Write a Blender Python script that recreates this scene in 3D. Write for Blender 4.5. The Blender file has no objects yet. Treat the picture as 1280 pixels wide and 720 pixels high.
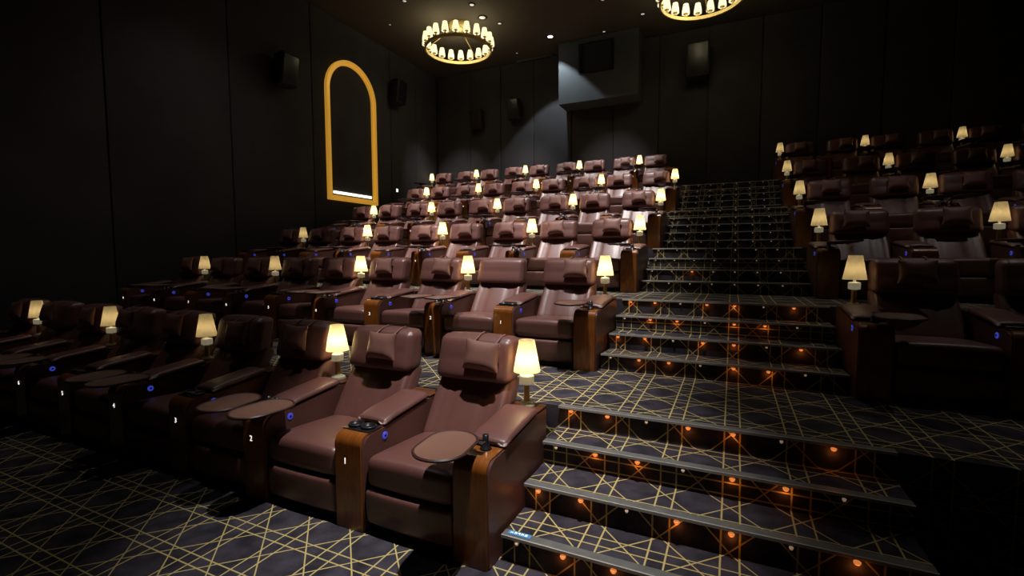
import bpy, bmesh, math, random
from mathutils import Vector, Matrix
random.seed(11)
PI = math.pi
scn = bpy.context.scene
C = scn.collection

# ------------------------------------------------------------------ layout (metres)
H = 0.15            # riser
RUN = 0.3182        # tread depth
ROW = 2.1814        # row pitch
OFF = -0.1411       # console front relative to the first riser of each flight
P = 0.8652          # seat pitch
W = 0.2253          # console width
XS = 0.0149
AISLE = 2.0
ROWS = 6
LAND = 3 * RUN
ZS = [1.0, .955, .945, 1.02, 1.0, 1.0]              # slight height differences of the seats by row
FZ = [0.0, 0.6, 1.2, 1.8, 2.55, 3.33]          # floor height of each row
DY = [0.0, 0.0, -0.10, -0.10, 0.0, -0.20]      # small shifts of each row
DX = [0.0, 0.0, 0.0, 0.0, 0.0, -0.30]
CEIL = 7.9
XL, XR = -8.5, 10.5
YB, YF = 12.1, -9.0

# ------------------------------------------------------------------ materials
def new_mat(name):
    m = bpy.data.materials.new(name); m.use_nodes = True
    nt = m.node_tree; b = nt.nodes['Principled BSDF']
    return m, nt, b

def simple(name, col, rough=0.5, metal=0.0, spec=0.5, emit=None, es=0.0, coat=0.0):
    m, nt, b = new_mat(name)
    b.inputs['Base Color'].default_value = (*col, 1)
    b.inputs['Roughness'].default_value = rough
    b.inputs['Metallic'].default_value = metal
    b.inputs['Specular IOR Level'].default_value = spec
    b.inputs['Coat Weight'].default_value = coat
    if emit:
        b.inputs['Emission Color'].default_value = (*emit, 1)
        b.inputs['Emission Strength'].default_value = es
    return m

def noisy(name, c1, c2, scale, rough=0.5, bump=0.1, bscale=200, stretch=(1, 1, 1), spec=0.5, coat=0.0, dist=0.002, detail=4):
    m, nt, b = new_mat(name)
    N = nt.nodes; L = nt.links
    tc = N.new('ShaderNodeTexCoord'); mp = N.new('ShaderNodeMapping')
    mp.inputs['Scale'].default_value = stretch
    L.new(tc.outputs['Object'], mp.inputs['Vector'])
    n = N.new('ShaderNodeTexNoise'); n.inputs['Scale'].default_value = scale; n.inputs['Detail'].default_value = detail
    L.new(mp.outputs[0], n.inputs['Vector'])
    r = N.new('ShaderNodeValToRGB')
    r.color_ramp.elements[0].position = 0.3; r.color_ramp.elements[1].position = 0.7
    r.color_ramp.elements[0].color = (*c1, 1); r.color_ramp.elements[1].color = (*c2, 1)
    L.new(n.outputs['Fac'], r.inputs[0]); L.new(r.outputs[0], b.inputs['Base Color'])
    b.inputs['Roughness'].default_value = rough
    b.inputs['Specular IOR Level'].default_value = spec
    b.inputs['Coat Weight'].default_value = coat
    b.inputs['Coat Roughness'].default_value = 0.15
    if bump:
        n2 = N.new('ShaderNodeTexNoise'); n2.inputs['Scale'].default_value = bscale; n2.inputs['Detail'].default_value = 3
        L.new(tc.outputs['Object'], n2.inputs['Vector'])
        bp = N.new('ShaderNodeBump'); bp.inputs['Strength'].default_value = bump; bp.inputs['Distance'].default_value = dist
        L.new(n2.outputs['Fac'], bp.inputs['Height']); L.new(bp.outputs[0], b.inputs['Normal'])
    return m

def carpet_mat():
    m, nt, b = new_mat('carpet')
    N = nt.nodes; L = nt.links
    tc = N.new('ShaderNodeTexCoord'); sp = N.new('ShaderNodeSeparateXYZ')
    L.new(tc.outputs['Object'], sp.inputs[0])
    def mth(op, a, c=None, d=None):
        n = N.new('ShaderNodeMath'); n.operation = op
        for i, v in enumerate((a, c, d)):
            if v is None: continue
            if isinstance(v, (int, float)): n.inputs[i].default_value = v
            else: L.new(v, n.inputs[i])
        return n.outputs[0]
    x = sp.outputs[0]; v = mth('ADD', sp.outputs[1], sp.outputs[2])
    T = 0.346
    def fam(u, off, hw):
        t = mth('DIVIDE', mth('SUBTRACT', u, off), T)
        f = mth('FRACT', mth('ADD', t, 100.5))
        d = mth('MULTIPLY', mth('ABSOLUTE', mth('SUBTRACT', f, 0.5)), T)
        mr = N.new('ShaderNodeMapRange'); mr.inputs['From Min'].default_value = hw - 0.0012
        mr.inputs['From Max'].default_value = hw + 0.0012
        mr.inputs['To Min'].default_value = 1; mr.inputs['To Max'].default_value = 0
        L.new(d, mr.inputs['Value'])
        return mr.outputs[0]
    lines = [fam(x, .078, .0045), fam(x, .168, .0045), fam(v, .336, .0040), fam(v, .264, .0040),
             fam(mth('ADD', x, v), .600, .0053), fam(mth('SUBTRACT', x, v), -.018, .0053)]
    a = lines[0]
    for l in lines[1:]: a = mth('MAXIMUM', a, l)
    n = N.new('ShaderNodeTexNoise'); n.inputs['Scale'].default_value = 7; n.inputs['Detail'].default_value = 5
    L.new(tc.outputs['Object'], n.inputs['Vector'])
    r = N.new('ShaderNodeValToRGB')
    r.color_ramp.elements[0].position = .35; r.color_ramp.elements[1].position = .65
    r.color_ramp.elements[0].color = (.026, .024, .031, 1); r.color_ramp.elements[1].color = (.062, .056, .072, 1)
    L.new(n.outputs['Fac'], r.inputs[0])
    mx = N.new('ShaderNodeMix'); mx.data_type = 'RGBA'
    L.new(a, mx.inputs['Factor']); L.new(r.outputs[0], mx.inputs['A'])
    mx.inputs['B'].default_value = (.56, .46, .18, 1)
    L.new(mx.outputs['Result'], b.inputs['Base Color'])
    b.inputs['Roughness'].default_value = .95; b.inputs['Specular IOR Level'].default_value = .1
    n2 = N.new('ShaderNodeTexNoise'); n2.inputs['Scale'].default_value = 260
    L.new(tc.outputs['Object'], n2.inputs['Vector'])
    bp = N.new('ShaderNodeBump'); bp.inputs['Strength'].default_value = .35; bp.inputs['Distance'].default_value = .004
    L.new(n2.outputs['Fac'], bp.inputs['Height']); L.new(bp.outputs[0], b.inputs['Normal'])
    return m

def shade_mat(name, strength, col=(1.0, .80, .38)):
    m, nt, b = new_mat(name)
    N = nt.nodes; L = nt.links
    out = N['Material Output']
    tr = N.new('ShaderNodeBsdfTranslucent'); tr.inputs[0].default_value = (.95, .86, .62, 1)
    em = N.new('ShaderNodeEmission'); em.inputs[0].default_value = (*col, 1); em.inputs[1].default_value = strength
    ad = N.new('ShaderNodeAddShader'); mx = N.new('ShaderNodeMixShader'); mx.inputs[0].default_value = .5
    b.inputs['Base Color'].default_value = (.75, .66, .45, 1); b.inputs['Roughness'].default_value = .8
    L.new(b.outputs[0], mx.inputs[1]); L.new(tr.outputs[0], mx.inputs[2])
    L.new(mx.outputs[0], ad.inputs[0]); L.new(em.outputs[0], ad.inputs[1]); L.new(ad.outputs[0], out.inputs[0])
    return m

M = {}
M['leather'] = noisy('leather', (.128, .052, .044), (.162, .068, .056), 2.5, rough=.40, bump=.25, bscale=160, spec=.7)
M['leather_back'] = noisy('leather_back', (.060, .030, .028), (.080, .038, .034), 2.5, rough=.5, bump=.2, bscale=160)
M['leather_pillow'] = noisy('leather_pillow', (.200, .095, .075), (.235, .115, .090), 3, rough=.5, bump=.25, bscale=160)
M['piping'] = simple('piping', (.05, .022, .020), .5)
M['wood'] = noisy('wood', (.155, .044, .007), (.29, .088, .012), 5, rough=.30, bump=.02, bscale=60, stretch=(9, 1, 1.2), coat=.6)
M['wood_dark'] = noisy('wood_dark', (.085, .028, .012), (.14, .048, .018), 5, rough=.4, bump=.02, bscale=60, stretch=(1, 9, 1.2), coat=.15)
M['tray'] = noisy('tray_leather', (.170, .082, .056), (.195, .096, .066), 4, rough=.55, bump=.2, bscale=180)
M['tray_edge'] = simple('tray_edge', (.045, .018, .015), .45)
M['black'] = simple('black_plastic', (.012, .012, .013), .3)
M['matblack'] = simple('matt_black', (.010, .010, .012), .8)
M['chrome'] = simple('chrome', (.7, .7, .7), .2, 1.0)
M['brass'] = simple('brass', (.62, .46, .16), .35, .55)
M['gold'] = simple('gold', (.62, .45, .16), .35, .8)
M['gold_glow'] = simple('gold_painted_glow', (.65, .42, .09), .4, .3, emit=(1.0, .48, .05), es=.36)  # emission stands in for light falling on the gold frame
M['led'] = simple('led', (1, .95, .8), .5, emit=(1.0, .90, .68), es=1.9)
M['stone'] = simple('stone', (.62, .60, .46), .4)
M['ceramic'] = simple('ceramic', (.80, .80, .68), .25, emit=(1, .9, .6), es=.12)
M['blue'] = simple('blue_light', (.05, .06, .6), .4, emit=(.08, .12, 1.0), es=.28)
M['white_light'] = simple('white_light', (1, 1, 1), .5, emit=(1, .97, .92), es=1.0)
M['sign_blue'] = simple('sign_blue', (.06, .16, .30), .4, emit=(.10, .33, .62), es=.38)
M['sign_white'] = simple('sign_white', (.8, .85, 1), .4, emit=(.6, .75, 1), es=.75)
M['carpet'] = carpet_mat()
M['nosing'] = noisy('nosing', (.10, .105, .10), (.15, .155, .145), 12, rough=.55, bump=.1, bscale=100)
M['nosing_edge'] = simple('nosing_edge', (.50, .49, .47), .4, .15)
M['wall'] = noisy('wall_fabric', (.040, .038, .040), (.052, .049, .050), 1.5, rough=.9, bump=.2, bscale=150, spec=.15)
M['wall_l'] = noisy('wall_side_fabric', (.050, .050, .055), (.062, .062, .066), 1.5, rough=.9, bump=.2, bscale=150, spec=.15)
M['booth'] = noisy('booth_paint', (.056, .060, .062), (.066, .071, .074), 1.2, rough=.9, bump=.05, bscale=80, spec=.15)
M['ceil'] = noisy('ceiling_paint', (.080, .070, .052), (.092, .080, .062), 1.0, rough=.85, bump=.05, bscale=60, spec=.2)
M['amber'] = simple('amber_light', (.8, .25, .05), .5, emit=(1.0, .30, .07), es=.5)
M['warmdot'] = simple('warm_dot', (1, .7, .5), .5, emit=(1.0, .62, .42), es=.14)
M['down_on'] = simple('downlight_on', (1, 1, 1), .5, emit=(.95, .97, 1.0), es=14)
M['down_dim'] = simple('downlight_dim', (.8, .8, .75), .5, emit=(1, .95, .85), es=.35)
M['shade'] = shade_mat('lamp_shade', .17, (1.0, .84, .36))
M['shade_dim'] = shade_mat('lamp_shade_dim', .06)
M['chand'] = shade_mat('chandelier_shade', .62, (1.0, .93, .66))

# ------------------------------------------------------------------ mesh helpers
def link(name, bm, mat, parent=None, loc=(0, 0, 0), smooth=True, mats=None):
    me = bpy.data.meshes.new(name); bmesh.ops.recalc_face_normals(bm, faces=bm.faces)
    if smooth:
        for f in bm.faces: f.smooth = True
    bm.to_mesh(me); bm.free()
    for m in (mats or [mat]): me.materials.append(m)
    o = bpy.data.objects.new(name, me); C.objects.link(o)
    o.location = loc
    if parent: o.parent = parent
    return o

def sharp(o, ang=35):
    me = o.data
    try: me.set_sharp_from_angle(angle=math.radians(ang))
    except Exception: pass
    return o

def thing(name, label, cat, loc=(0, 0, 0), rz=0, group=None):
    o = bpy.data.objects.new(name, None); o.empty_display_size = .1; C.objects.link(o)
    o.location = loc; o.rotation_euler = (0, 0, rz)
    return tag(o, label, cat, group)

def tag(o, label, cat, group=None):
    o['label'] = label; o['category'] = cat
    if group: o['group'] = group
    return o

def copy_tree(o, parent=None, skip=()):
    c = o.copy(); C.objects.link(c)
    if parent is not None: c.parent = parent
    for ch in list(o.children):
        if ch.name.split('.')[0] in skip: continue
        copy_tree(ch, c, skip)
    return c

def samples(h, r, n):
    r = min(r, h)
    s = [-h + r * (1 - math.cos(PI / 2 * i / 4)) for i in range(4)]
    m = [-h + r + (2 * h - 2 * r) * i / n for i in range(n + 1)]
    return s + m + [-v for v in reversed(s)]

def rbox(bm, size, cen, r=.03, n=4, fn=None):
    """rounded box with optional deform fn(u,v,w,co)->co, u,v,w in -1..1"""
    hx, hy, hz = (s / 2 for s in size); hs = (hx, hy, hz); r = min(r, hx, hy, hz)
    S = [samples(h, r, n) for h in hs]
    cache = {}
    def vert(p):
        q = []
        for i in range(3):
            q.append(max(-(hs[i] - r), min(hs[i] - r, p[i])))
        d = Vector(p) - Vector(q)
        if d.length > 1e-9: d = d.normalized() * r
        co = Vector(q) + d
        k = (round(p[0], 6), round(p[1], 6), round(p[2], 6))
        if k in cache: return cache[k]
        u = (p[0] / hx, p[1] / hy, p[2] / hz)
        if fn: co = Vector(fn(*u, co))
        v = bm.verts.new(co + Vector(cen)); cache[k] = v
        return v
    for ax in range(3):
        a, b = [i for i in range(3) if i != ax]
        for sg in (-1, 1):
            A, B = S[a], S[b]
            g = []
            for i in A:
                row = []
                for j in B:
                    p = [0, 0, 0]; p[ax] = sg * hs[ax]; p[a] = i; p[b] = j
                    row.append(vert(p))
                g.append(row)
            for i in range(len(A) - 1):
                for j in range(len(B) - 1):
                    vs = [g[i][j], g[i + 1][j], g[i + 1][j + 1], g[i][j + 1]]
                    if len(set(vs)) > 2:
                        try: bm.faces.new(list(dict.fromkeys(vs)))
                        except ValueError: pass

def box(bm, x0, x1, y0, y1, z0, z1):
    v = [bm.verts.new((x, y, z)) for x in (x0, x1) for y in (y0, y1) for z in (z0, z1)]
    for f in ((0, 1, 3, 2), (4, 6, 7, 5), (0, 4, 5, 1), (2, 3, 7, 6), (0, 2, 6, 4), (1, 5, 7, 3)):
        bm.faces.new([v[i] for i in f])

def prism_x(bm, prof, x0, x1):
    a = [bm.verts.new((x0, y, z)) for y, z in prof]; b = [bm.verts.new((x1, y, z)) for y, z in prof]
    n = len(prof)
    bm.faces.new(a); bm.faces.new(list(reversed(b)))
    for i in range(n):
        bm.faces.new((a[i], b[i], b[(i + 1) % n], a[(i + 1) % n]))

def lathe(bm, prof, seg=24, cen=(0, 0, 0), pleat=0, caps=True):
    rings = []
    for r, z in prof:
        rr = []
        for i in range(seg):
            a = 2 * PI * i / seg
            q = r * (1 + (pleat if i % 2 else -pleat))
            rr.append(bm.verts.new((cen[0] + q * math.cos(a), cen[1] + q * math.sin(a), cen[2] + z)))
        rings.append(rr)
    for a, b in zip(rings, rings[1:]):
        for i in range(seg):
            bm.faces.new((a[i], a[(i + 1) % seg], b[(i + 1) % seg], b[i]))
    if caps:
        bm.faces.new(rings[0]); bm.faces.new(rings[-1])

def tube(bm, pts, r, seg=8, closed=False):
    pts = [Vector(p) for p in pts]; rings = []; n = len(pts)
    for i, p in enumerate(pts):
        if closed: t = pts[(i + 1) % n] - pts[i - 1]
        else: t = pts[min(i + 1, n - 1)] - pts[max(i - 1, 0)]
        t.normalize()
        up = Vector((0, 0, 1)) if abs(t.z) < .95 else Vector((1, 0, 0))
        s = t.cross(up).normalized(); u = s.cross(t)
        rings.append([bm.verts.new(p + s * r * math.cos(2 * PI * k / seg) + u * r * math.sin(2 * PI * k / seg)) for k in range(seg)])
    rng = range(n if closed else n - 1)
    for i in rng:
        a, b = rings[i], rings[(i + 1) % n]
        for k in range(seg):
            bm.faces.new((a[k], a[(k + 1) % seg], b[(k + 1) % seg], b[k]))
    if not closed:
        bm.faces.new(rings[0]); bm.faces.new(rings[-1])

# ------------------------------------------------------------------ room shell
def struct(o): o['kind'] = 'structure'; return o

bm = bmesh.new()
def quad(bm, *p): bm.faces.new([bm.verts.new(q) for q in p])
def floor_row(bm, x0, x1):
    # profile of the seating tiers, a solid slab with risers
    prof = [(YF, -.3), (YF, 0)]
    for k in range(ROWS - 1):
        y = k * ROW + LAND
        prof += [(y, FZ[k]), (y, FZ[k + 1])]
    prof += [(YB + .2, FZ[5]), (YB + .2, -.3)]
    prism_x(bm, prof, x0, x1)
floor_row(bm, XL - .2, -.0)
floor_row(bm, AISLE, XR + .2)
prof = [(YF, -.3), (YF, 0)]
for k in range(ROWS - 1):
    y = k * ROW + LAND + .002
    prof += [(y, FZ[k]), (y, FZ[k + 1])]
prof += [(YB + .2, FZ[5]), (YB + .2, -.3)]
prism_x(bm, prof, 0, AISLE)
fl = struct(link('floor', bm, M['carpet'], smooth=False))

bm = bmesh.new(); box(bm, XL - .2, XR + .2, YF - .2, YB + .2, CEIL, CEIL + .2)
struct(link('ceiling', bm, M['ceil'], smooth=False))
bm = bmesh.new(); box(bm, XL - .2, XL, YF, YB + .2, -.3, CEIL)
# upholstered wall panels, joints of 2 cm
struct(link('wall_left', bm, M['matblack'], smooth=False))
bm = bmesh.new(); box(bm, XR, XR + .2, YF, YB + .2, -.3, CEIL)
struct(link('wall_right', bm, M['wall'], smooth=False))
bm = bmesh.new(); box(bm, XL - .2, XR + .2, YF - .2, YF, -.3, CEIL)
struct(link('wall_front', bm, M['wall'], smooth=False))
bm = bmesh.new(); box(bm, XL, XR, YB, YB + .2, FZ[5] - .2, CEIL)
struct(link('wall_back', bm, M['matblack'], smooth=False))

def panel(x0, x1, y0, y1, z0, z1, mat, n):
    bm = bmesh.new(); rbox(bm, (x1 - x0, y1 - y0, z1 - z0), ((x0 + x1) / 2, (y0 + y1) / 2, (z0 + z1) / 2), r=.012, n=1)
    o = link('trim_%d' % n, bm, mat); struct(o)
n = 1
ys = [-9, -6.6, -4.4, -2.2, 0, 2.2, 4.4, 6.55, 9.55, 10.85, 12.04]
for a, b in zip(ys, ys[1:]):
    panel(XL, XL + .05, a + .01, b - .01, .0 if b < 1 else FZ[min(5, max(0, int((a + 1.3) / ROW)))] + .02, CEIL - .01, M['wall_l'], n); n += 1
xsb = [-8.44, -7.1, -5.95, -4.75, -3.5, -2.2, -.9, .4, 1.7, 3.0, 4.3, 5.6, 6.9, 8.2, 10.4]
for i, (a, b) in enumerate(zip(xsb, xsb[1:])):
    dd = .05 if i % 2 else .03
    panel(a + .008, b - .008, YB - dd, YB, FZ[5] + .12, CEIL - .01, M['wall'], n); n += 1
bm = bmesh.new(); box(bm, XL + .05, XR, YB - .07, YB, FZ[5], FZ[5] + .12)
struct(link('baseboard_back', bm, M['matblack'], smooth=False))
# thin light line of the ceiling cove near the back wall
bm = bmesh.new(); box(bm, -5.3, -4.1, YB - .16, YB - .10, CEIL - .05, CEIL)
struct(link('trim_%d' % n, bm, M['booth'], smooth=False)); n += 1

# projection booth box hanging from the ceiling at the back wall, with its window
bx0, bx1, by0, bz0 = -3.66, -1.35, 11.3, 6.13
wx0, wx1, wz0, wz1 = -3.02, -2.06, 6.92, 7.72
booth = thing('projection_booth', 'grey boxed-out projection booth under the ceiling on the back wall, lit at its left corner', 'projection booth', ((bx0 + bx1) / 2, YB, bz0))
bm = bmesh.new(); lx = (bx0 + bx1) / 2
def lb(x0, x1, y0, y1, z0, z1): box(bm, x0 - lx, x1 - lx, y0 - YB, y1 - YB, z0 - bz0, z1 - bz0)
lb(bx0, bx1, by0 + .1, YB - .055, bz0, CEIL - .01)
lb(bx0, wx0, by0, by0 + .1, bz0, CEIL - .01); lb(wx1, bx1, by0, by0 + .1, bz0, CEIL - .01)
lb(wx0, wx1, by0, by0 + .1, bz0, wz0); lb(wx0, wx1, by0, by0 + .1, wz1, CEIL - .01)
link('booth_body', bm, M['booth'], booth, smooth=False)
bm = bmesh.new(); lb(wx0 + .002, wx1 - .002, by0 + .06, by0 + .098, wz0 + .002, wz1 - .002)
pw = link('projection_window', bm, M['matblack'], booth, smooth=False); pw['label'] = 'black projection window'
bm = bmesh.new()
for (a, b, c, d) in ((wx0 - .03, wx0, wz0 - .03, wz1 + .03), (wx1, wx1 + .03, wz0 - .03, wz1 + .03), (wx0, wx1, wz0 - .03, wz0), (wx0, wx1, wz1, wz1 + .03)):
    lb(a, b, by0 - .015, by0 - .001, c, d)
link('window_frame', bm, M['black'], pw, smooth=False)

# gold arch on the side wall
def arch_path(y0, y1, z0, z1, rr, seg=20):
    pts = [(y0, z0), (y1, z0)]
    for i in range(seg + 1):
        a = PI / 2 * i / seg; pts.append((y1 - rr + rr * math.cos(a), z1 - rr + rr * math.sin(a)))
    for i in range(seg + 1):
        a = PI / 2 + PI / 2 * i / seg; pts.append((y0 + rr + rr * math.cos(a), z1 - rr + rr * math.sin(a)))
    return pts
def arch_frame(bm, o, w, x0, x1):
    y0, y1, z0, z1, rr = o
    A = arch_path(y0, y1, z0, z1, rr); B = arch_path(y0 + w, y1 - w, z0 + w, z1 - w, rr - w)
    vs = []
    for (a, b) in zip(A, B):
        vs.append([bm.verts.new((x0, *a)), bm.verts.new((x1, *a)), bm.verts.new((x1, *b)), bm.verts.new((x0, *b))])
    m = len(vs)
    for i in range(m):
        p, q = vs[i], vs[(i + 1) % m]
        for k in range(4):
            bm.faces.new((p[k], q[k], q[(k + 1) % 4], p[(k + 1) % 4]))
AY0, AY1, AZ0, AZ1, AR = 6.95, 8.80, 3.16, 6.92, .92
arch = thing('arched_wall_frame', 'gold arched frame, brightened by painted glow, on the dark side wall, left of the seats', 'wall decoration', (XL + .05, (AY0 + AY1) / 2, AZ0))
def arch_obj(name, o, w, x0, x1, mat):
    bm = bmesh.new(); arch_frame(bm, o, w, x0, x1)
    bmesh.ops.translate(bm, verts=bm.verts, vec=(-(XL + .05), -(AY0 + AY1) / 2, -AZ0))
    return sharp(link(name, bm, mat, arch))
arch_obj('gold_frame', (AY0, AY1, AZ0, AZ1, AR), .085, XL + .05, XL + .14, M['gold_glow'])
arch_obj('inner_frame', (AY0 + .085, AY1 - .085, AZ0 + .085, AZ1 - .085, AR - .085), .045, XL + .05, XL + .11, M['gold_glow'])
bm = bmesh.new(); rbox(bm, (.03, AY1 - AY0 - .4, .07), (.02, 0, .21), r=.01, n=1)
ls = link('led_strip', bm, M['led'], arch); ls['label'] = 'white light strip along the bottom of the arch'

# ------------------------------------------------------------------ chandeliers
def chandelier(loc, rr, label, top):
    t = thing('ring_chandelier', label, 'chandelier', loc, 0, 'ring chandeliers')
    bm = bmesh.new()
    prof = [(rr - .02, -.045), (rr + .02, -.045), (rr + .02, .03), (rr - .02, .03)]
    rings = []; seg = 64
    for i in range(seg):
        a = 2 * PI * i / seg; rings.append([bm.verts.new((r * math.cos(a), r * math.sin(a), z)) for r, z in prof])
    for i in range(seg):
        p, q = rings[i], rings[(i + 1) % seg]
        for k in range(4): bm.faces.new((p[k], q[k], q[(k + 1) % 4], p[(k + 1) % 4]))
    sharp(link('ring', bm, M['goldring'], t))
    bm = bmesh.new(); lathe(bm, [(.06, -.14), (.22, -.11), (.25, -.06), (.25, 0)], 32, (0, 0, top))
    sharp(link('canopy', bm, M['goldring'], t))
    for i in range(3):
        a = 2 * PI * i / 3 - .62
        bm = bmesh.new(); tube(bm, [(.12 * math.cos(a), .12 * math.sin(a), top - .1), (rr * math.cos(a), rr * math.sin(a), .02)], .009)
        link('suspension_rod', bm, M['goldring'], t)
    N = 20
    hb = sb = None
    for i in range(N):
        a = 2 * PI * (i + .5) / N; px, py = (rr + .0) * math.cos(a), (rr + .0) * math.sin(a)
        if hb is None:
            bm = bmesh.new(); lathe(bm, [(.035, .03), (.045, .05), (.02, .06), (.02, .10), (.05, .105), (.05, .115)], 14)
            hb = link('lamp_holder', bm, M['goldring'], t)
            bm = bmesh.new(); lathe(bm, [(.090, .10), (.086, .18), (.058, .33)], 20, caps=False)
            bm2 = bm
            sb = link('lamp_shade', bm2, M['chand'], hb)
            hb.location = (px, py, 0)
        else:
            h = hb.copy(); C.objects.link(h); h.parent = t; h.location = (px, py, 0)
            s = sb.copy(); C.objects.link(s); s.parent = h
    for k in range(3):
        l = bpy.data.lights.new('chandelier_glow', 'POINT'); l.energy = 10; l.color = (1, .85, .55); l.shadow_soft_size = .25
        o = bpy.data.objects.new('bulb', l); C.objects.link(o); o.parent = t
        a = 2 * PI * k / 3; o.location = (rr * .6 * math.cos(a), rr * .6 * math.sin(a), .18)
    return t
M['goldring'] = simple('chandelier_gold', (.60, .48, .17), .4, .25, emit=(1, .8, .3), es=.0)
chandelier((-5.72, 9.05, 7.23), .88, 'round gold chandelier with small shades, whole, hanging above the left seats', .66)
chandelier((.36, 9.30, 7.32), .88, 'round gold chandelier cut by the top right corner of the photo', .59)

# ------------------------------------------------------------------ ceiling downlights
def downlight(x, y, label, mat, r=.07, energy=0, ang=60, blend=.5, col=(1, .97, .93), aim=None, grp='ceiling downlights'):
    t = thing('downlight', label, 'downlight', (x, y, CEIL), 0, grp)
    bm = bmesh.new(); lathe(bm, [(r * .8, -.012), (r * 1.25, -.02), (r * 1.3, -.001)], 20, caps=False)
    link('trim_ring', bm, M['matblack'] if energy == 0 or mat is not M['down_on'] else M['matblack'], t)
    bm = bmesh.new(); lathe(bm, [(r * .8, -.010), (r * .79, -.002)], 20)
    link('lens', bm, mat, t)
    if energy:
        l = bpy.data.lights.new('downlight_beam', 'SPOT'); l.energy = energy; l.spot_size = math.radians(ang); l.spot_blend = blend
        l.color = col; l.shadow_soft_size = .07
        o = bpy.data.objects.new('beam', l); C.objects.link(o); o.parent = t; o.location = (0, 0, -.06)
        if aim:
            d = Vector((aim[0] - x, aim[1] - y, aim[2] - CEIL)); o.rotation_euler = d.to_track_quat('-Z', 'Y').to_euler()
    return t
downlight(-3.74, 10.80, 'bright white downlight beside the projection booth', M['down_on'], .085, 290, 88, .10, (.80, .92, 1.0))
downlight(-4.97, 9.02, 'pale unlit-looking disc downlight right of the whole chandelier', M['down_dim'], .10)
downlight(-4.90, 8.35, 'small downlight at the top edge, right of the whole chandelier', M['down_dim'], .07)
downlight(-1.14, 10.62, 'faint downlight between booth and right chandelier', M['down_dim'], .06)
downlight(-2.28, 11.15, 'tiny dim downlight just in front of the projection window', M['down_dim'], .045)
downlight(-5.05, 11.4, 'tiny downlight near the back wall, left of the bright one', M['down_dim'], .035)
downlight(-7.40, 8.30, 'tiny downlight left of the whole chandelier', M['down_dim'], .035)
HOUSE = []  # x, y, energy, cone, aim: one short line of downlights per row
for k, (ys, e, an, xs) in enumerate(((-.3, 2300, 31, (-.4,)), (.9, 1750, 31, (-.6, -2.5)), (3.0, 2000, 33, (-.9, -2.8, -4.6)),
                                     (5.3, 1650, 36, (-1.3, -3.7, -6.1)), (7.5, 1250, 42, (-1.6, -4.0, -6.6)), (9.5, 700, 48, (-2.2, -5.0, -7.4)))):
    for q, x in enumerate(xs):
        HOUSE.append((x + (1.1 if k == 0 else .3), ys, e, an, (x, k * ROW + .35, FZ[k] + .6), k, q))
for i, (x, y, e, an, am, k, q) in enumerate(HOUSE):
    downlight(x, y, 'small ceiling downlight over the %s row, %s from the aisle side' % (('front', 'second', 'third', 'fourth', 'fifth', 'top')[k], ('first', 'second', 'third')[q]), M['down_dim'], .06, e, an, 1.0, (1, .95, .93), aim=am, grp='house downlights')

for x, y, e, lab in ((-4.6, .6, 85, 'added weak fill light over the left end of the front rows'), (-6.6, 3.6, 75, 'added weak fill light near the side wall, over the third row'),
                     (4.4, 3.6, 85, 'added weak fill light over the seats right of the aisle'), (1.0, 5.6, 110, 'added weak fill light over the upper aisle stairs')):
    downlight(x, y, lab, M['down_dim'], .06, e, 100, 1.0, (1, .93, .88), grp='added fill lights')  # fill lights added to lift the dim seats at both sides

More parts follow.
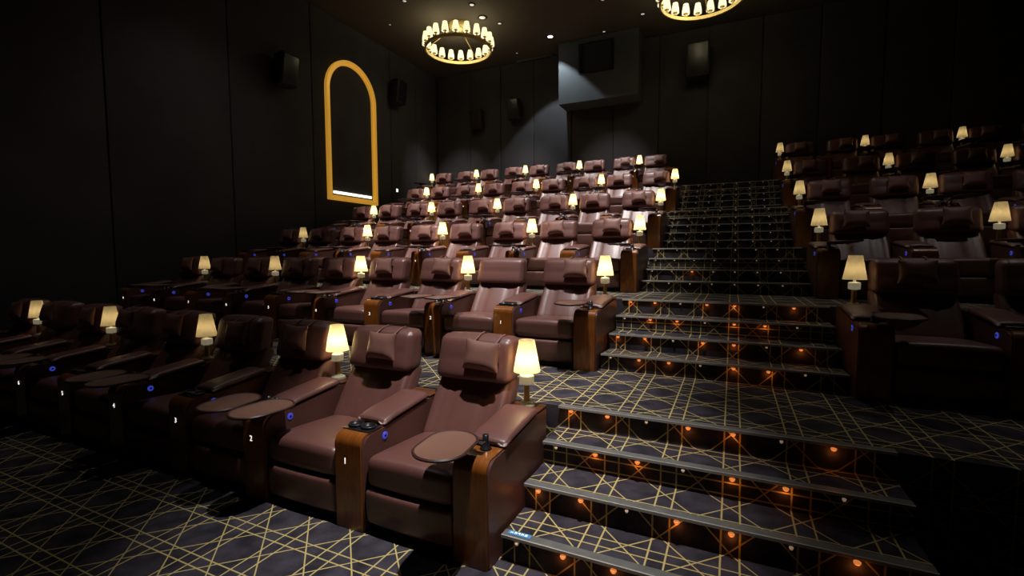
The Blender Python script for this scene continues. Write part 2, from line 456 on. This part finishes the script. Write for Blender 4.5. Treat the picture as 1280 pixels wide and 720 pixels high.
# ------------------------------------------------------------------ chair
def make_chair():
    t = thing('recliner', 'x', 'recliner', (0, 0, 0), 0, 'leather recliners')
    w = P - W - .012
    bm = bmesh.new(); rbox(bm, (w - .03, .78, .06), (0, .45, .032), r=.01, n=1)
    link('base', bm, M['matblack'], t)
    # footrest panel
    bm = bmesh.new()
    rbox(bm, (w, .10, .225), (0, .055, .168), r=.028, n=6, fn=lambda u, v, q, c: (c.x, c.y - (.012 * (1 - u * u) if v < 0 else 0) + .02 * (q < -.2) * (-q - .2), c.z))
    link('footrest', bm, M['leather'], t)
    # seat cushion
    def seat(u, v, q, c):
        z = c.z
        if q > 0:
            z += .028 * (1 - u * u) * (1 - (v * .8) ** 2) - .045 * max(0, (v + 1) / 2) * q
            z -= .018 * (1 - abs(u)) ** 2 * max(0, v)
        y = c.y - (.010 * (1 - u * u) if v < -.9 else 0)
        return (c.x, y, z)
    bm = bmesh.new(); rbox(bm, (w, .66, .195), (0, .345, .385), r=.055, n=8, fn=seat)
    link('seat', bm, M['leather'], t)
    # backrest: leaning slab
    y0, z0, y1, z1 = .56, .36, .885, .84
    L = math.hypot(y1 - y0, z1 - z0); dy, dz = (y1 - y0) / L, (z1 - z0) / L
    def back(u, v, q, c):
        s = c.z + L / 2                       # along the slab
        d = c.y                               # thickness, - is the front
        if v < 0:
            d -= .026 * (1 - u * u) * (1 - .5 * q * q)
            for sx in (-.40, .40):
                d += .010 * math.exp(-((u - sx) / .05) ** 2)
            d -= .022 * math.exp(-((abs(u) - .86) / .12) ** 2)
        x = c.x * (1 - .05 * max(0, q))
        return (x, y0 + dy * s + dz * d + .075, z0 + dz * s - dy * d)
    bm = bmesh.new(); rbox(bm, (w, .15, L), (0, 0, 0), r=.05, n=16, fn=back)
    bk = link('backrest', bm, M['leather'], t)
    # headrest: rolled cushion curving forward
    def head(u, v, q, c):
        y, z, x = c.y, c.z, c.x
        if v < 0:
            y -= .022 * (1 - u ** 4) * (1 - q * q) + .030 * (q < 0) * (-q) * (1 - u ** 4)
        z += .012 * (1 - u * u) * (q > 0)
        y += .035 * q
        x *= 1 - .02 * q
        return (x, y, z)
    bm = bmesh.new(); rbox(bm, (w - .014, .175, .312), (0, .892, .957), r=.052, n=10, fn=head)
    hd = link('headrest', bm, M['leather'], t)
    bm = bmesh.new()
    tube(bm, [(sx * .11, .80 + .012 * abs(math.sin(k)), .80) for sx, k in ((-1, 0), (1, 0))], .003)
    bm.free()
    # rear shell
    def shell(u, v, q, c):
        s = (q + 1) / 2
        return (c.x, c.y - .22 * (1 - s) ** 1.3 + .02 * (1 - u * u) * (v > 0), c.z)
    bm = bmesh.new(); rbox(bm, (w - .05, .05, .88), (0, .975, .54), r=.02, n=6, fn=shell)
    bmesh.ops.scale(bm, verts=bm.verts, vec=(1, 1, 1))
    link('back_shell', bm, M['leather_back'], t)
    return t

# ------------------------------------------------------------------ console
def nose(n=8, y0=0.0, zt=.605, r=.07):
    return [(y0 + r - r * math.cos(PI / 2 * i / n), zt - r + r * math.sin(PI / 2 * i / n)) for i in range(n + 1)]
def make_console(kind):
    t = thing('armrest_console', 'x', 'armrest', (0, 0, 0), 0, 'armrest consoles')
    hw = W / 2
    # leather clad body
    prof = [(.012, 0)] + [(y + .012, z - .012) for y, z in nose()] + [(.20, .593), (.26, .605), (.72, .650), (.87, .655), (.88, .64), (.88, 0)]
    bm = bmesh.new(); prism_x(bm, prof, -hw, hw)
    bmesh.ops.bevel(bm, geom=[e for e in bm.edges if abs(e.verts[0].co.x - e.verts[1].co.x) < 1e-6], offset=.006, segments=2, affect='EDGES')
    sharp(link('body', bm, M['leather_side'], t))
    # bent wood front
    outer = [(0, .004)] + nose() + [(.215, .606)]
    inner = [(y + .012, z - .012 * (i > 0)) for i, (y, z) in enumerate(outer)]
    inner[-1] = (.215, .594); inner[0] = (.012, .004)
    bm = bmesh.new(); prism_x(bm, outer + inner[::-1], -hw + .010, hw - .010)
    sharp(link('wood_front', bm, M['wood'], t), 25)
    # armrest pad
    def pad(u, v, q, c):
        return (c.x * (1 + .03 * (q > 0)), c.y, c.z + .024 * (v + 1) - (.012 * (u * u) if q > 0 else 0) - (.014 * max(0, -v - .7) / .3 if q > 0 else 0))
    bm = bmesh.new(); rbox(bm, (W + .012, .49, .052), (0, .455, .636), r=.022, n=6, fn=pad)
    link('armrest_pad', bm, M['leather'], t)
    # rear ledge
    bm = bmesh.new(); rbox(bm, (W + .004, .165, .012), (0, .795, .663), r=.005, n=1)
    link('rear_ledge', bm, M['wood_dark'], t)
    # buttons
    for s in ((1, -1) if kind != 'end' else (-1,)):
        bm = bmesh.new(); lathe(bm, [(.024, 0), (.024, .004), (.018, .006)], 20)
        bmesh.ops.rotate(bm, verts=bm.verts, cent=(0, 0, 0), matrix=Matrix.Rotation(s * PI / 2, 3, 'Y'))
        b = link('button', bm, M['blue'], t, (s * (hw), .215, .545)); b['label'] = 'glowing blue seat button'
        bm = bmesh.new(); lathe(bm, [(.009, .006), (.009, .008)], 12)
        bmesh.ops.rotate(bm, verts=bm.verts, cent=(0, 0, 0), matrix=Matrix.Rotation(s * PI / 2, 3, 'Y'))
        link('button_centre', bm, M['black'], b)
    if kind == 'cup':
        bm = bmesh.new(); rbox(bm, (W - .012, .125, .008), (0, .135, .609), r=.0038, n=1)
        ct = link('cup_tray', bm, M['black'], t)
        for s in (-1, 1):
            bm = bmesh.new(); lathe(bm, [(.038, .612), (.048, .616), (.050, .624), (.046, .630), (.040, .626), (.038, .613)], 24, (s * .052, .135, 0))
            link('cup_holder', bm, M['black'], t)
    return t

def add_tray(con, s, off):
    """s: side (-1 seat on the left of the console)"""
    bm = bmesh.new()
    def stadium(a, b, seg=12):
        pts = []
        for i in range(seg + 1):
            an = PI * i / seg; pts.append((a * math.cos(an), b + a * .95 * math.sin(an)))
        for i in range(seg + 1):
            an = PI + PI * i / seg; pts.append((a * math.cos(an), -b + a * .95 * math.sin(an)))
        return pts
    rot = Matrix.Rotation(math.radians(-6) * s, 3, 'Z')
    cen = Vector((s * off, -.045, 0))
    def layer(a, b, z): return [bm.verts.new(rot @ Vector((x, y, 0)) + cen + Vector((0, 0, z))) for x, y in stadium(a, b)]
    z = .672
    Ls = [layer(.132, .066, z), layer(.147, .072, z + .006), layer(.150, .072, z + .016), layer(.144, .071, z + .022), layer(.136, .068, z + .0175)]
    n = len(Ls[0])
    bm.faces.new(Ls[0]); f = bm.faces.new(Ls[-1][::-1]); f.material_index = 1
    for i, (a, b) in enumerate(zip(Ls, Ls[1:])):
        for k in range(n):
            q = bm.faces.new((a[k], a[(k + 1) % n], b[(k + 1) % n], b[k]))
    tr = sharp(link('tray_table', bm, None, con, mats=[M['tray_edge'], M['tray']]))
    bm = bmesh.new()
    sx = s * .045 if off > .14 else .015
    lathe(bm, [(.034, .604), (.034, .614), (.022, .618), (.022, .655), (.018, .66), (.018, .69)], 20, (sx, .165, 0))
    rbox(bm, (abs(s * off - sx) + .05, .045, .014), ((s * off + sx) / 2, .10, .664), r=.006, n=1)
    link('swivel_arm', bm, M['black'], tr)
    return tr

M['leather_side'] = noisy('leather_side', (.110, .046, .036), (.140, .058, .044), 2.5, rough=.42, bump=.2, bscale=160)

def make_lamp(mat, energy, dim=False):
    t = thing('table_lamp', 'x', 'table lamp', (0, 0, 0), 0, 'table lamps')
    bm = bmesh.new(); lathe(bm, [(.058, 0), (.060, .008), (.056, .022), (.040, .026), (.036, .034)], 28)
    sharp(link('base', bm, M['stone'], t))
    bm = bmesh.new(); lathe(bm, [(.021, .030), (.020, .150)], 20)
    sharp(link('column', bm, M['brass'], t))
    bm = bmesh.new(); lathe(bm, [(.036, .152), (.050, .158), (.050, .212), (.040, .218), (.012, .222), (.012, .245)], 8)
    sharp(link('collar', bm, M['ceramic'], t), 20)
    bm = bmesh.new(); lathe(bm, [(.092, .242), (.0905, .250), (.0545, .450), (.054, .458)], 56, pleat=.010, caps=False)
    link('lamp_shade', bm, mat, t)
    l = bpy.data.lights.new('lamp_bulb', 'POINT'); l.energy = energy; l.color = (1, .74, .40); l.shadow_soft_size = .028
    o = bpy.data.objects.new('bulb', l); C.objects.link(o); o.parent = t; o.location = (0, 0, .325)
    return t

def make_pillow():
    t = thing('neck_pillow', 'x', 'pillow', (0, 0, 0), 0, 'neck pillows')
    def pl(u, v, q, c):
        e = (1 - abs(u) ** 4) * (1 - abs(q) ** 4)
        x = c.x * (1 - .07 * (1 - q * q) + .05 * (q < 0) * (-q)); z = c.z * (1 - .07 * (1 - u * u))
        return (x, c.y * (.30 + .75 * e) - (.012 * (1 - q) * e if v < 0 else 0), z)
    bm = bmesh.new(); rbox(bm, (.270, .066, .212), (0, 0, 0), r=.012, n=10, fn=pl)
    link('pillow_cushion', bm, M['leather_pillow'], t)
    for s in (-.085, .085):
        bm = bmesh.new()
        pts = [(s, .000, .082), (s, .040, .108), (s, .105, .150), (s, .165, .170), (s, .23, .160), (s, .268, .10)]
        for a, b in zip(pts, pts[1:]):
            vs = [bm.verts.new((p[0] + dx, p[1], p[2])) for p in (a, b) for dx in (-.007, .007)]
            bm.faces.new((vs[0], vs[1], vs[3], vs[2]))
        bmesh.ops.remove_doubles(bm, verts=bm.verts, dist=1e-5)
        r_ = bmesh.ops.solidify(bm, geom=bm.faces[:], thickness=.004)
        link('strap', bm, M['leather_pillow'], t)
    return t

# ------------------------------------------------------------------ instancing the rows
ORD = ['first', 'second', 'third', 'fourth', 'fifth', 'sixth', 'seventh', 'eighth', 'ninth', 'tenth']
RN = ['front', 'second', 'third', 'fourth', 'fifth', 'top']
protos = {}
def use(key, make):
    if key not in protos:
        protos[key] = make(); return protos[key]
    return copy_tree(protos[key], None, ('seat_number',))

digits = {}
def digit_mesh(ch):
    if ch in digits: return digits[ch]
    cu = bpy.data.curves.new('digit', 'FONT'); cu.body = ch; cu.size = .055; cu.extrude = .001
    cu.align_x = 'CENTER'; cu.align_y = 'CENTER'
    o = bpy.data.objects.new('digit', cu); C.objects.link(o)
    bpy.context.view_layer.update()
    me = bpy.data.meshes.new_from_object(o.evaluated_get(bpy.context.evaluated_depsgraph_get()))
    me.name = 'seat_number'; me.materials.clear(); me.materials.append(M['white_light'])
    bpy.data.objects.remove(o)
    digits[ch] = me
    return me

def wedge(x, y):
    """True when the house lamps are at full brightness there (the middle of the left block)"""
    a = math.degrees(math.atan2(-(x - 1.13), (y + 2.29)))
    return 3 < a < 46.5

def console_at(kind, x, k, num, label):
    y = k * ROW + OFF + DY[k]
    key = kind
    def mk():
        c = make_console('cup' if kind == 'cup' else ('end' if kind.startswith('end') else 'lamp'))
        if kind == 'lamp': add_tray(c, -1, .165); add_tray(c, 1, .165)
        if kind == 'end': add_tray(c, -1, .115)
        if kind == 'endR': add_tray(c, 1, .115)
        return c
    c = use(key, mk); c.location = (x, y, FZ[k]); c.scale.z = ZS[k]; c['label'] = label
    if num:
        o = bpy.data.objects.new('seat_number', digit_mesh(num)); C.objects.link(o); o.parent = c
        o.rotation_euler = (PI / 2, 0, 0); o.location = (-.02, -.0015, .435)
    return c

def lamp_at(x, k, label, lit):
    y = k * ROW + OFF + DY[k] + .795
    l = use('lamp1' if lit else 'lamp0', lambda: make_lamp(M['shade'] if lit else M['shade_dim'], 1.4 if lit else .2))
    l.location = (x, y, FZ[k] + .670 * ZS[k]); l.rotation_euler.z = random.random() * 6; l['label'] = label

def side_words(s): return 'left of the aisle stairs' if s < 0 else 'right of the aisle stairs'
NOPIL = {(1, 1)}
for k in range(ROWS):
    yr = k * ROW + OFF + DY[k]
    xc0 = -XS - W / 2 + DX[k]
    nseat = 9
    for i in range(nseat):
        x = xc0 - (i + .5) * P
        c = use('chair', make_chair); c.location = (x, yr, FZ[k]); c.scale.z = ZS[k]
        c['label'] = 'maroon leather recliner, %s row from the front, %s seat %s' % (RN[k], ORD[i], side_words(-1))
        if (k, i) not in NOPIL:
            p = use('pillow', make_pillow)
            dx = {(0, 0): .11, (0, 1): .085, (1, 0): .11, (1, 2): .08, (1, 3): .02}.get((k, i), random.uniform(-.02, .12))
            p.location = (x + dx, yr + .738, FZ[k] + 1.0 * ZS[k] + random.uniform(-.01, .01))
            p.rotation_euler = (math.radians(-11), math.radians(random.uniform(-4, 4)), 0)
            p['label'] = 'small leather neck pillow on the headrest, %s row, %s seat %s' % (RN[k], ORD[i], side_words(-1))
    for i in range(nseat + 1):
        x = xc0 - i * P
        lampy = (i % 2 == 0) if k < 5 else (i % 2 == 1)
        kind = ('end' if i == 0 else 'lamp') if lampy else 'cup'
        if k == 5 and i == 9: kind = 'endR'
        words = 'with tray and lamp' if lampy else 'with two cup holders'
        lab = 'wood-fronted armrest console %s, %s row, %s %s' % (words, RN[k], ORD[i], side_words(-1))
        console_at(kind, x, k, None if i == 0 else str(i), lab)
        if lampy:
            lit = wedge(x, yr + .8)
            lamp_at(x, k, 'small %s table lamp, %s row, %s lamp %s' % ('glowing' if lit else 'dim', RN[k], ORD[i // 2], side_words(-1)), lit)
# right block (only what the camera could see)
for k, nseat in ((1, 3), (2, 4), (3, 5), (4, 5), (5, 6)):
    yr = k * ROW + OFF + DY[k]
    xc0 = AISLE + .015 + W / 2
    for i in range(nseat):
        x = xc0 + (i + .5) * P
        c = use('chair', make_chair); c.location = (x, yr, FZ[k]); c.scale.z = ZS[k]
        c['label'] = 'maroon leather recliner, %s row from the front, %s seat %s' % (RN[k], ORD[i], side_words(1))
        p = use('pillow', make_pillow); p.location = (x + random.uniform(-.06, .08), yr + .738, FZ[k] + 1.0 * ZS[k])
        p.rotation_euler = (math.radians(-11), 0, 0)
        p['label'] = 'small leather neck pillow on the headrest, %s row, %s seat %s' % (RN[k], ORD[i], side_words(1))
    for i in range(nseat + 1):
        x = xc0 + i * P; lampy = i % 2 == 0
        kind = ('endR' if i == 0 else 'lamp') if lampy else 'cup'
        console_at(kind, x, k, None if i == 0 else str(i), 'wood-fronted armrest console %s, %s row, %s %s' % ('with tray and lamp' if lampy else 'with two cup holders', RN[k], ORD[i], side_words(1)))
        if lampy:
            lamp_at(x, k, 'small dim table lamp, %s row, %s lamp %s' % (RN[k], ORD[i // 2], side_words(1)), False)

# ------------------------------------------------------------------ aisle stairs
for k in range(ROWS - 1):
    rise = FZ[k + 1] - FZ[k]; ns = 4 if k < 3 else 5
    h = rise / ns; run = LAND / (ns - 1)
    t = thing('stair_flight', 'carpeted aisle stair flight with metal nosings, climbing from the %s row to the %s row' % (RN[k], RN[k + 1]), 'stairs', (0, k * ROW, FZ[k]), 0, 'aisle stair flights')
    for j in range(ns):
        y0 = j * run
        y1 = LAND if j < ns - 1 else LAND
        if j < ns - 1:
            bm = bmesh.new(); box(bm, .004, AISLE - .004, y0, y0 + run if j < ns - 2 else LAND, 0, (j + 1) * h - .003)
            st = link('step', bm, M['carpet_step'] if 'carpet_step' in M else M['carpet'], t, smooth=False)
        else:
            st = t
        # nosing
        z = (j + 1) * h
        bm = bmesh.new(); box(bm, .004, AISLE - .004, y0 - .016, y0 + .046, z - .003, z + .003)
        ns_o = link('nosing', bm, M['nosing'], t, smooth=False)
        bm = bmesh.new(); box(bm, .004, AISLE - .004, y0 - .020, y0 - .012, z - .012, z + .0045)
        link('nosing_edge', bm, M['nosing_edge'], ns_o, smooth=False)
        # riser lights under the nosing
        m = int((AISLE - .1) / .2665)
        for q in range(m + 1):
            x = .099 + q * .2665
            if x > AISLE - .05: break
            amber = k < 2 and (q + (j % 2)) % 3 != 0 or (k == 2 and j == 1 and q == 2)
            key = 'riser_amber' if amber else 'riser_dot'
            if key not in protos:
                bm = bmesh.new()
                rr = .016 if amber else .010
                lathe(bm, [(rr, .0), (rr * .98, -.006), (rr * .7, -.013), (rr * .2, -.016)], 14)
                protos[key] = link('riser_light', bm, M['amber'] if amber else M['warmdot'], t)
                o = protos[key]
                if amber:
                    l = bpy.data.lights.new('amber_glow', 'POINT'); l.energy = .05; l.color = (1, .28, .05); l.shadow_soft_size = .012
                    lo = bpy.data.objects.new('glow', l); C.objects.link(lo); lo.parent = o; lo.location = (0, -.010, -.030)
            else:
                o = copy_tree(protos[key], t)
            o.location = (x, y0 - .017, z - .022)
    if k == 0:
        sg = thing('step_sign', 'small blue lit sign set on the lowest step nosing beside the front recliner', 'sign', (.10, .018, .153))
        bm = bmesh.new(); rbox(bm, (.135, .034, .006), (0, .002, .0035), r=.0028, n=1)
        link('sign_panel', bm, M['sign_blue'], sg)
        bm = bmesh.new()
        for gx in (-.045, -.022, -.002, .018, .040):
            for (a, b, c, d) in ((-.007, .007, .006, .009), (-.007, .007, -.001, .002), (-.002, .001, -.008, .010), (-.007, -.004, -.008, .002), (.004, .007, -.007, .004)):
                if random.random() < .8: box(bm, gx + a, gx + b, c, d, .0068, .0078)
        link('sign_lettering', bm, M['sign_white'], sg, smooth=False)

# the lights' strap parts must hang under the flight; wall speakers
def speaker(loc, rz, label, s=1.0):
    t = thing('wall_speaker', label, 'speaker', loc, rz, 'wall speakers')
    bm = bmesh.new(); rbox(bm, (.42 * s, .28 * s, .62 * s), (0, -.22 * s, 0), r=.03, n=2, fn=lambda u, v, q, c: (c.x * (1 - .12 * (v > 0)), c.y - .04 * q * s, c.z))
    cab = link('cabinet', bm, M['matblack'], t)
    bm = bmesh.new(); rbox(bm, (.36 * s, .02, .54 * s), (0, -.365 * s, 0), r=.009, n=2, fn=lambda u, v, q, c: (c.x, c.y - .04 * q * s, c.z))
    link('grille', bm, M['black'], t)
    bm = bmesh.new(); box(bm, -.05, .05, -.1 * s, 0, -.06, .06)
    link('bracket', bm, M['matblack'], t, smooth=False)
speaker((XL + .05, 9.62, 6.62), PI / 2, 'black speaker high on the side wall, right of the gold arch', 1.1)
speaker((XL + .05, 5.6, 5.9), PI / 2, 'black speaker on the side wall, in front of the gold arch', 1.1)
speaker((-6.7, YB - .05, 6.2), 0, 'black speaker high on the back wall, leftmost one')
speaker((-5.35, YB - .05, 6.35), 0, 'black speaker high on the back wall, halfway between corner and booth')
speaker((.15, YB - .05, 6.9), 0, 'black speaker on the back wall, right of the projection booth', 1.4)
# small white light on the side wall
wl = thing('wall_light', 'tiny white light low on the side wall, right of the gold arch', 'wall light', (XL + .05, 9.75, 3.72))
bm = bmesh.new(); rbox(bm, (.03, .12, .14), (.015, 0, 0), r=.008, n=1); link('housing', bm, M['black'], wl)
bm = bmesh.new(); rbox(bm, (.02, .08, .10), (.035, 0, 0), r=.006, n=1); link('lens', bm, M['white_light'], wl)

# ------------------------------------------------------------------ world, camera, look
w = bpy.data.worlds.new('world'); scn.world = w; w.use_nodes = True
w.node_tree.nodes['Background'].inputs[0].default_value = (.5, .45, .45, 1)
w.node_tree.nodes['Background'].inputs[1].default_value = .0

cam = bpy.data.cameras.new('camera'); co = bpy.data.objects.new('camera', cam); C.objects.link(co)
f, yaw, pitch, roll = 591.2894, .4354, -.0703, -.0022
cam.sensor_width = 36; cam.lens = f / 1280 * 36; cam.clip_start = .05; cam.clip_end = 100
F = Vector((-math.sin(yaw) * math.cos(pitch), math.cos(yaw) * math.cos(pitch), math.sin(pitch)))
R = Vector((math.cos(yaw), math.sin(yaw), 0)); U = R.cross(F)
R2 = R * math.cos(roll) + U * math.sin(roll); U2 = -R * math.sin(roll) + U * math.cos(roll)
m = Matrix((R2, U2, -F)).transposed().to_4x4()
m.translation = Vector((1.1308, -2.2896, 1.7095))
co.matrix_world = m
scn.camera = co
vs = scn.view_settings
scn.display_settings.display_device = 'sRGB'
vs.view_transform = 'Standard'; vs.look = 'None'; vs.gamma = 1; vs.use_curve_mapping = False
vs.exposure = 0.12
